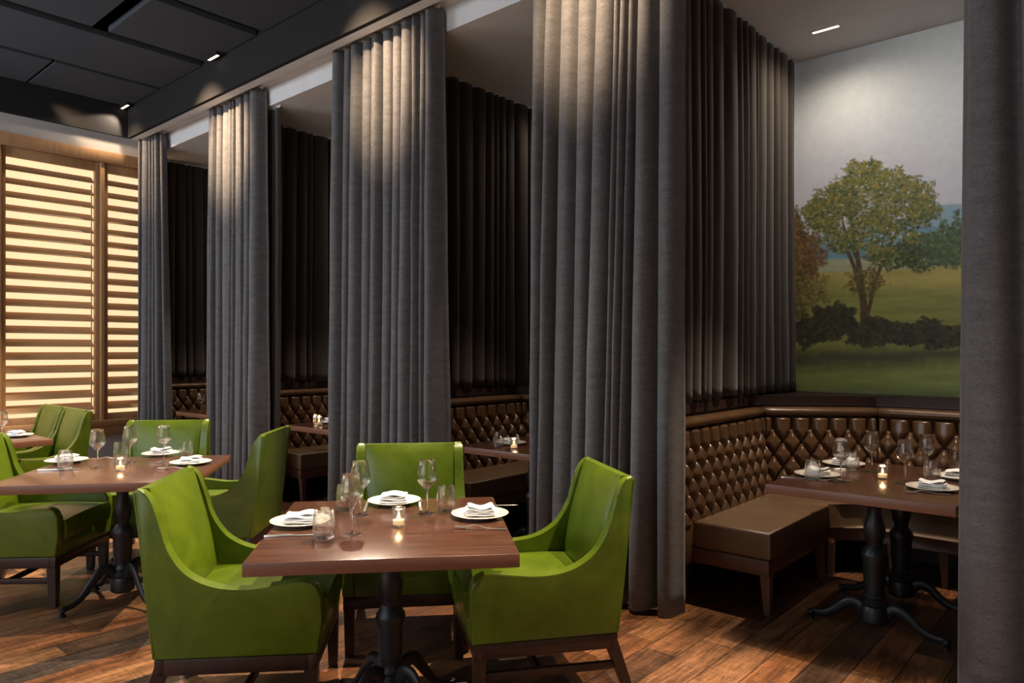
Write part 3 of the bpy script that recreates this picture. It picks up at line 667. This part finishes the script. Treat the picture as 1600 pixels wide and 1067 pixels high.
# ---------------------------------------------------------------- green armchair (faces -Y)
def make_chair():
    root = thing('dining_armchair', 'x', 'chair', (0, 0, 0), 0, 'green leather dining armchairs')
    top = curve_pts([(0, .312, .905), (0, .284, .87), (0, .256, .79), (0, .224, .69), (0, .160, .60), (0, .060, .548), (0, -.060, .535), (0, -.180, .548), (0, -.265, .556), (0, -.318, .535)], 5)
    outline = [(-.322, .285), (.268, .285), (.293, .50), (.318, .72), (.342, .902), (.332, .912)] + [(p.y, p.z) for p in top] + [(-.335, .50), (-.334, .42)]
    for s in (-1, 1):
        bm = BM(); prism(bm, outline, 0, 0.058, 'x', 0.011, 3)
        for v in bm.verts:                            # wings lean out a little towards the top
            k = max(0, (v.co.z - .5) / .4); v.co.x = v.co.x * (1 - 0.22 * k)
            v.co.x = s * (0.243 + v.co.x + 0.0 * k)
        finish('arm', bm, 'green', root, 45)
        bm = BM(); tube(bm, [(s * (0.2975 - 0.0128 * max(0, (p.z - .5) / .4)), p.y, p.z - .006) for p in top] , 0.0042, 6); tube(bm, [(s * 0.2885, .342, .90), (s * 0.291, .318, .72), (s * .2985, .293, .50), (s * .2985, .268, .29)], 0.0035, 6)
        finish('piping', bm, 'green', root, 60)
    # back: padded inside, flat outside
    bm = BM()
    def fb(i, j):
        u = i / 16; v = j / 16; x = -0.243 + 0.486 * u; z = 0.46 + 0.448 * v
        y = 0.200 + 0.103 * v ** 1.25 - 0.028 * (max(0.0, math.sin(math.pi * u)) * max(0.0, math.sin(math.pi * min(1, v * 1.02)))) ** 0.45
        return (x, y, z)
    V_ = grid(bm, fb, 17, 17)
    r0 = [bm.verts.new((-0.243 + 0.486 * i / 16, .338, .908)) for i in range(17)]
    r1 = [bm.verts.new((-0.243 + 0.486 * i / 16, .267, .285)) for i in range(17)]; r2 = [bm.verts.new((-0.243 + 0.486 * i / 16, .20, .285)) for i in range(17)]
    for i in range(16):
        bm.faces.new([V_[i][-1], V_[i + 1][-1], r0[i + 1], r0[i]]); bm.faces.new([r0[i], r0[i + 1], r1[i + 1], r1[i]])
        bm.faces.new([r1[i], r1[i + 1], r2[i + 1], r2[i]]); bm.faces.new([r2[i], r2[i + 1], V_[i + 1][0], V_[i][0]])
    for e in (0, 16):
        bm.faces.new([V_[e][j] for j in range(17)] + [r0[e], r1[e], r2[e]])
    finish('backrest', bm, 'green', root, 45)
    bm = BM(); 
    def fs(i, j):
        u = i / 14; v = j / 14; x = -0.243 + .486 * u; y = -.345 + .565 * v
        z = 0.478 + 0.022 * (max(0, math.sin(math.pi * u)) * max(0, math.sin(math.pi * min(1, v + .08)))) ** 0.5
        return (x, y, z)
    V_ = grid(bm, fs, 15, 15)
    rim = [V_[i][0] for i in range(15)]; lower = [bm.verts.new((v.co.x, -.352, .44)) for v in rim]; low2 = [bm.verts.new((v.co.x, -.345, .375)) for v in rim]; lb = [bm.verts.new((v.co.x, .22, .375)) for v in rim]
    for i in range(14):
        bm.faces.new([rim[i], rim[i + 1], lower[i + 1], lower[i]]); bm.faces.new([lower[i], lower[i + 1], low2[i + 1], low2[i]]); bm.faces.new([low2[i], low2[i + 1], lb[i + 1], lb[i]])
        bm.faces.new([lb[i], lb[i + 1], V_[i + 1][14], V_[i][14]])
    for e in (0, 14): bm.faces.new([V_[e][j] for j in range(15)] + [lb[e], low2[e], lower[e]])
    finish('seat', bm, 'green', root, 50)
    bm = BM(); box(bm, -.243, .243, -.328, -.28, .285, .374, 0.006); finish('front_panel', bm, 'green', root, 40)
    bm = BM()
    box(bm, -.295, .295, -.318, -.285, .225, .284, .002); box(bm, -.295, .295, .235, .268, .225, .284, .002)
    box(bm, -.295, -.262, -.285, .235, .225, .284, .002); box(bm, .262, .295, -.285, .235, .225, .284, .002)
    finish('frame', bm, 'dark', root, 30)
    for s in (-1, 1):
        for (y0, y1) in ((-.292, -.296), (.242, .335)):
            bm = BM(); a, c = .026, .019; x = s * .268
            hexa(bm, [(x - a, y0 - a, .26), (x + a, y0 - a, .26), (x + a, y0 + a, .26), (x - a, y0 + a, .26)], [(x - c, y1 - c, 0.004), (x + c, y1 - c, 0.004), (x + c, y1 + c, 0.004), (x - c, y1 + c, 0.004)], .002, 1)
            g = finish('leg', bm, 'dark', root, 30)
            bm = BM(); lathe(bm, [(0, 0), (.012, 0), (.012, .006), (0, .006)], 12, (x, y1, 0)); gg = finish('glide', bm, 'iron', g)
        bm = BM(); box(bm, s * .268 - .011, s * .268 + .011, -.27, .26, .135, .165, .002); finish('stretcher', bm, 'dark', root, 30)
    bm = BM(); box(bm, -.257, .257, -.06, -.038, .137, .163, .002); finish('stretcher', bm, 'dark', root, 30)
    return root
def face(dx, dy): return math.atan2(dx, -dy)          # rotation so that local -Y points to (dx, dy)
CH = [  # centre, direction faced, label
    ((-1.075, 2.97), (0.995, 0.10), 'green leather armchair in the left foreground, side on, tucked under the nearest table'),
    ((0.10, 3.14), (-0.972, -0.215), 'green leather armchair on the right of the nearest table, in front of the widest curtain'),
    ((-0.525, 3.685), (0.122, -0.992), 'green leather armchair facing us across the nearest table'),
    ((-1.85, 4.65), (-0.999, -0.03), 'green leather armchair seen from behind, at the right side of the left table'),
    ((-2.50, 5.02), (0.10, -0.995), 'green leather armchair facing us across the left table, in front of the third curtain'),
    ((-2.84, 4.25), (0.998, 0.05), 'green leather armchair cut off by the left picture edge, tucked under the left table'),
]
hn = -EY
def rc(x, t): v = W(x, t, 0); return (v.x, v.y)
CH.append((rc(-5.27, -1.46), (hn.x, hn.y), 'green leather armchair by the shutters, the right one of the pair'))
CH.append((rc(-5.89, -1.46), (hn.x, hn.y), 'green leather armchair by the shutters, the left one of the pair'))
ch0 = make_chair()
for n, (p, d, lab) in enumerate(CH):
    if n == 0:
        ch0.location = (*p, 0); ch0.rotation_euler = (0, 0, face(*d)); ch0['label'] = lab
    else: dup(ch0, (*p, 0), face(*d), lab)

# ---------------------------------------------------------------- tables
COLPROF = [(0, .70), (.075, .70), (.075, .69), (.046, .685), (.040, .665), (.047, .655), (.047, .645), (.033, .635), (.031, .60), (.044, .555), (.049, .52), (.044, .485), (.034, .455), (.033, .44), (.056, .405), (.058, .39), (.050, .35), (.049, .28), (.043, .22), (.043, .205),
           (.050, .195), (.050, .185), (.045, .178), (.055, .165), (.061, .158), (.061, .148), (.056, .14), (.064, .12), (.062, .065), (.05, .055), (0, .055)]
def pedestal(root, x, y, feet, sc=1.0, tall=False):
    bm = BM(); lathe(bm, [(r * sc * 1.05, z) for r, z in COLPROF], 28, (x, y, 0))
    for k in range(len(feet) and 1): pass
    col = finish('column', bm, 'iron', root, 35)
    bm = BM(); box(bm, x - .2, x + .2, y - .03, y + .03, .692, .704, .001); box(bm, x - .03, x + .03, y - .2, y + .2, .69, .7035, .001); finish('top_bracket', bm, 'iron', root, 30)
    for a in feet:
        ca, sa = math.cos(a), math.sin(a)
        pr = [(.045, .105), (.09, .135), (.14, .12), (.19, .075), (.24, .045), (.285, .038), (.315, .036)]
        if tall: pr = [(.045, .165), (.085, .20), (.125, .19), (.17, .135), (.22, .075), (.27, .045), (.315, .038)]
        pts = curve_pts([(x + r * ca, y + r * sa, z) for r, z in pr], 4); n = len(pts)
        bm = BM(); tube(bm, pts, [.036 - .022 * (i / (n - 1)) ** 0.7 for i in range(n)], 12, 0.55)
        lathe(bm, [(0, .046), (.018, .044), (.020, .03), (.012, .022), (.011, .012), (.019, .01), (.019, 0.0), (0, 0)], 14, (x + .315 * ca, y + .315 * sa, 0))
        finish('foot', bm, 'iron', root, 50)
def make_table(name, label, group, c, ang, sx, sy, peds):
    root = thing(name, label, 'table', (c[0], c[1], 0), ang, group)
    bm = BM(); box(bm, -sx / 2, sx / 2, -sy / 2, sy / 2, .7045, .75, .003, 2); o = finish('tabletop', bm, 'table', root, 30)
    o.data.materials.append(M['edge'])
    for p in o.data.polygons:
        if abs(p.normal.z) < 0.5: p.material_index = 1
    for x, y, f in peds: pedestal(root, x, y, f, 0.95 if name == 'dining_table' else 1.0, name == 'dining_table')
    return root
X4 = [R(45), R(135), R(225), R(315)]
make_table('dining_table', 'nearest square walnut table between three green armchairs', 'square walnut dining tables', (-0.47, 2.80), R(7), .885, .94, [(0, 0, [R(40), R(130), R(225), R(315)])])
make_table('dining_table', 'square walnut table on the left with wine glasses, in front of the third curtain', 'square walnut dining tables', (-2.214, 4.112), R(9), .955, .965, [(0, 0, X4)])
c3 = W(-4.98, -2.04, 0)
make_table('dining_table', 'walnut table at the far left edge in front of the pair of green armchairs', 'square walnut dining tables', (c3.x, c3.y), ANG, 1.12, .92, [(0, 0, X4)])
bt = None
TL = ['walnut booth table with two black pedestals under the mural', 'walnut table corner showing in the booth right of the square-backed green chair', 'walnut table corner showing in the booth left of the second curtain', 'walnut table barely showing in the farthest booth']
for k in range(4):
    c = W(0.78 - 2.22 * k, 0.725, 0)
    if k == 0: bt = make_table('booth_table', TL[0], 'tables in the booths', (c.x, c.y), ANG, .83, 1.11, [(0, -.20, [R(2), R(178)]), (0, .33, [R(2), R(178)])])
    else: dup(bt, c, ANG, TL[k])

# ---------------------------------------------------------------- tableware
TZ = 0.7505
def mk_wine():
    r = thing('wine_glass', 'x', 'glass')
    out = [(0, 0), (.036, 0), (.0365, .0015), (.030, .003), (.012, .006), (.0050, .012), (.0040, .03), (.0038, .07), (.0045, .090), (.008, .099), (.020, .113), (.034, .129), (.0405, .141), (.0415, .148), (.039, .165), (.0345, .195), (.0310, .220)]
    inn = [(.0300, .2205), (.0335, .195), (.038, .165), (.0404, .148), (.0394, .1415), (.0328, .130), (.019, .1145), (.006, .104), (0, .103)]
    bm = BM(); lathe(bm, out + inn, 40); finish('glass', bm, 'glass', r, 60); return r
def mk_tumbler():
    r = thing('water_tumbler', 'x', 'glass')
    out = [(0, 0), (.027, 0), (.033, .004), (.037, .018), (.0395, .04), (.039, .065), (.036, .09), (.0335, .107)]; inn = [(.0323, .1073), (.0348, .09), (.0378, .065), (.0383, .04), (.0357, .020), (.030, .0135), (0, .012)]
    bm = BM(); lathe(bm, out + inn, 40); finish('glass', bm, 'glass', r, 60); return r
def mk_candle():
    r = thing('votive_candle', 'x', 'candle')
    bm = BM(); lathe(bm, [(0, 0), (.022, 0), (.0235, .002), (.0255, .062), (.0262, .072), (.0244, .072), (.0237, .062), (.0215, .008), (0, .008)], 28); finish('holder', bm, 'amber', r, 50)
    bm = BM(); lathe(bm, [(0, .0082), (.0205, .0082), (.0212, .026), (.019, .0275), (0, .026)], 24); finish('wax', bm, 'wax', r, 40)
    bm = BM(); tube(bm, [(0, 0, .026), (0, 0, .034)], .0008, 5); lathe(bm, [(0, .032), (.0035, .037), (.0042, .042), (.0025, .050), (0, .057)], 12); finish('flame', bm, 'flame', r, 60)
    return r
def mk_plate():
    r = thing('dinner_plate', 'x', 'plate')
    bm = BM(); lathe(bm, [(0, .003), (.06, .003), (.062, 0), (.068, 0), (.072, .004), (.095, .010), (.1145, .0155), (.1155, .0175), (.1135, .0185), (.092, .0135), (.073, .009), (.066, .0062), (0, .006)], 56); finish('plate', bm, 'china', r, 60); return r
def mk_napkin(seed):
    rs = random.Random(seed); bm = BM()
    layers = 4
    for l in range(layers):
        w, h = .062 - .003 * l + rs.uniform(-.003, .003), .043 - .002 * l + rs.uniform(-.003, .003); z0 = .0112 + .0095 * l; ox, oy = rs.uniform(-.003, .003), rs.uniform(-.003, .003)
        n, m = 16, 12; ph = rs.uniform(0, 6)
        def top(i, j, zz, th):
            u = i / n * 2 - 1; v = j / m * 2 - 1
            rr = 1 - 0.5 * max(0, abs(u) ** 10) ; s = (1 - abs(v) ** 6) ** 0.5 * (1 - abs(u) ** 8) ** 0.5 if abs(u) < 1 and abs(v) < 1 else 0
            wv = .0022 * math.sin(3.1 * u + ph) * (1 + l) * .6 + .0016 * math.cos(4.2 * v + ph)
            return (ox + w * u, oy + h * v, zz + th * s + wv + (.004 * l / 3 * u * u))
        A = [[bm.verts.new(top(i, j, z0, .0050)) for j in range(m + 1)] for i in range(n + 1)]
        B = [[bm.verts.new(top(i, j, z0, -.0040)) if 0 < i < n and 0 < j < m else A[i][j] for j in range(m + 1)] for i in range(n + 1)]
        for i in range(n):
            for j in range(m):
                bm.faces.new([A[i][j], A[i + 1][j], A[i + 1][j + 1], A[i][j + 1]])
                q = [B[i][j], B[i][j + 1], B[i + 1][j + 1], B[i + 1][j]]
                try: bm.faces.new(q)
                except ValueError: pass
    o = finish('folded_napkin', bm, 'linen', None, 70); return o
def mk_fork():
    bm = BM(); st = [(-.100, .0075), (-.06, .006), (0, .0042), (.025, .004), (.045, .011), (.056, .0125)]
    zf = lambda x: .003 + .012 * math.exp(-((x - .02) / .035) ** 2) + (.006 * max(0, (x - .05)) / .04)
    def strip(pts):
        top = [[bm.verts.new((x, s * w + y, zf(x) + .0016)) for s in (-1, 1)] for x, w, y in pts]; bot = [[bm.verts.new((x, s * w + y, zf(x))) for s in (-1, 1)] for x, w, y in pts]
        for k in range(len(pts) - 1):
            bm.faces.new([top[k][0], top[k + 1][0], top[k + 1][1], top[k][1]]); bm.faces.new([bot[k][0], bot[k][1], bot[k + 1][1], bot[k + 1][0]])
            for s in (0, 1): bm.faces.new([top[k][s], bot[k][s], bot[k + 1][s], top[k + 1][s]])
        for k in (0, -1): bm.faces.new([top[k][0], top[k][1], bot[k][1], bot[k][0]])
    strip([(x, w, 0) for x, w in [(-.100 + .01 * i, np.interp(-.100 + .01 * i, [a[0] for a in st], [a[1] for a in st])) for i in range(16)] + [(.056, .0125)]])
    for y in (-.0105, -.0035, .0035, .0105): strip([(.056, .0018, y), (.075, .0015, y), (.096, .0009, y)])
    return finish('fork', bm, 'steel', None, 40)
def mk_knife():
    bm = BM(); top = [(-.11, .006), (-.10, .009), (-.02, .0075), (0, .0065), (.02, .009), (.08, .0095), (.10, .008), (.115, .002)]
    V = []
    for x, w in top:
        th = .0045 if x < 0 else .0016
        V.append([bm.verts.new(p) for p in ((x, -w * .75, .0012), (x, w * .75, .0012), (x, w * .6, .001 + th), (x, -w * .6, .001 + th))])
    for a, c in zip(V, V[1:]):
        for i in range(4): bm.faces.new([a[i], a[(i + 1) % 4], c[(i + 1) % 4], c[i]])
    bm.faces.new(V[0][::-1]); bm.faces.new(V[-1])
    return finish('table_knife', bm, 'steel', None, 40)
_first = {}
GR = dict(wine='stemmed wine glasses on the tables', tumbler='stemless water tumblers on the tables', candle='votive candles on the tables', plate='cream dinner plates', napkin='folded white napkins on the plates', fork='steel forks', knife='steel knives')
CATS = dict(napkin='napkin', fork='fork', knife='knife')
def put(kind, px, py, label, rz=0.0, dz=0.0, seed=1, z=TZ):
    p = at(px, py, z); loc = (p.x, p.y, z + dz)
    key = kind
    if kind == 'napkin': key = 'napkin%d' % (seed % 5)
    if key not in _first:
        o = {'wine': mk_wine, 'tumbler': mk_tumbler, 'candle': mk_candle, 'plate': mk_plate, 'napkin': lambda: mk_napkin(seed), 'fork': mk_fork, 'knife': mk_knife}[kind]()
        _first[key] = o; o.location = loc; o.rotation_euler = (0, 0, rz)
    else: o = dup(_first[key], loc, rz, label)
    tag(o, label, CATS.get(kind) or o.get('category'), GR[kind])
    if kind == 'candle':
        lamp('POINT', 'candle_light', (p.x, p.y, z + 0.075), 0.55, (1.0, 0.6, 0.28), shadow_soft_size=0.012)
    return o
def setting(px, py, where, rz, seed):
    put('plate', px, py, 'cream plate under a napkin ' + where, 0)
    put('napkin', px, py, 'folded white napkin on the plate ' + where, rz, 0.0, seed)
# nearest table
setting(470, 818, 'at the left of the nearest table', R(7), 1)
setting(616, 786, 'at the back of the nearest table', R(4), 2)
setting(750, 807, 'at the right of the nearest table', R(10), 3)
put('tumbler', 506, 842, 'water tumbler in front of the left plate, nearest tumbler in the picture')
put('tumbler', 697, 799, 'water tumbler between the back and right plates of the nearest table')
put('tumbler', 540, 797, 'water tumbler behind the front wine glass of the nearest table')
put('wine', 549, 835, 'front left wine glass of the nearest table, beside the tumbler')
put('wine', 563, 805, 'wine glass left of the back plate of the nearest table')
put('wine', 667, 802, 'wine glass right of the back plate of the nearest table')
put('candle', 623, 822, 'lit votive candle in the middle of the nearest table')
put('knife', 462, 837, 'steel knife in front of the left plate of the nearest table', R(8))
put('fork', 750, 827, 'steel fork in front of the right plate of the nearest table', R(174))
put('fork', 656, 791, 'steel fork right of the back plate of the nearest table', R(100))
put('knife', 572, 792, 'steel knife left of the back plate of the nearest table', R(97))
put('knife', 768, 790, 'steel knife behind the right plate of the nearest table', R(5))
# left table
setting(104, 722, 'at the left of the left table', R(8), 4)
setting(252, 711, 'at the back of the left table', R(2), 5)
setting(298, 725, 'at the right of the left table', R(12), 1)
put('tumbler', 102, 733, 'water tumbler in front of the left plate of the left table')
put('tumbler', 291, 716, 'water tumbler between the back and right plates of the left table')
put('tumbler', 188, 718, 'water tumbler just behind the candle of the left table')
put('wine', 152, 731, 'leftmost wine glass of the left table')
put('wine', 203, 723, 'middle wine glass of the left table, behind the candle')
put('wine', 256, 722, 'wine glass in front of the back plate of the left table')
put('candle', 188, 735, 'votive candle in the middle of the left table')
put('knife', 92, 734, 'steel knife in front of the left plate of the left table', R(8))
put('fork', 275, 733, 'steel fork beside the right plate of the left table', R(190))
put('fork', 160, 718, 'steel fork behind the left plate of the left table', R(10))
# far left table
setting(26, 682, 'on the far left table by the shutters', R(-30), 2)
put('wine', 3, 688, 'wine glass at the far left picture edge on the table by the shutters')
put('fork', 40, 687, 'steel fork beside the plate on the far left table', R(20))
# nearest booth
setting(1277, 744, 'at the front left of the booth table', R(-45), 3)
setting(1318, 727, 'at the back left of the booth table', R(-40), 4)
setting(1457, 765, 'at the front right of the booth table', R(-40), 5)
setting(1497, 748, 'at the back right of the booth table', R(-38), 2)
put('tumbler', 1270, 750, 'water tumbler in front of the front left plate of the booth table')
put('tumbler', 1331, 735, 'water tumbler at the back left plate of the booth table')
put('tumbler', 1456, 752, 'water tumbler behind the front right plate of the booth table')
put('tumbler', 1494, 735, 'water tumbler at the back right of the booth table')
put('wine', 1314, 752, 'front left wine glass of the booth table')
put('wine', 1362, 737, 'back left wine glass of the booth table')
put('wine', 1414, 755, 'front right wine glass of the booth table')
put('wine', 1448, 743, 'back right wine glass of the booth table')
put('candle', 1379, 748, 'lit votive candle in the middle of the booth table')
put('knife', 1256, 748, 'steel knife at the front left corner of the booth table', R(-20))
put('fork', 1300, 752, 'steel fork at the front left plate of the booth table', R(-15))
put('fork', 1448, 772, 'steel fork in front of the front right plate of the booth table', R(165))
put('knife', 1300, 732, 'steel knife behind the front left plate of the booth table', R(-8))
# further booths
setting(797, 694, 'on the table of the second booth', R(-30), 1)
put('tumbler', 779, 698, 'water tumbler in the second booth')
put('candle', 803, 701, 'lit votive candle in the second booth')
put('tumbler', 496, 666, 'water tumbler in the third booth')
put('candle', 499, 664, 'lit votive candle in the third booth behind its tumbler')
setting(517, 661, 'on the table of the third booth', R(-30), 3)
put('wine', 516, 656, 'wine glass in the third booth, half behind the curtain')
put('wine', 314, 645, 'wine glass in the farthest booth')
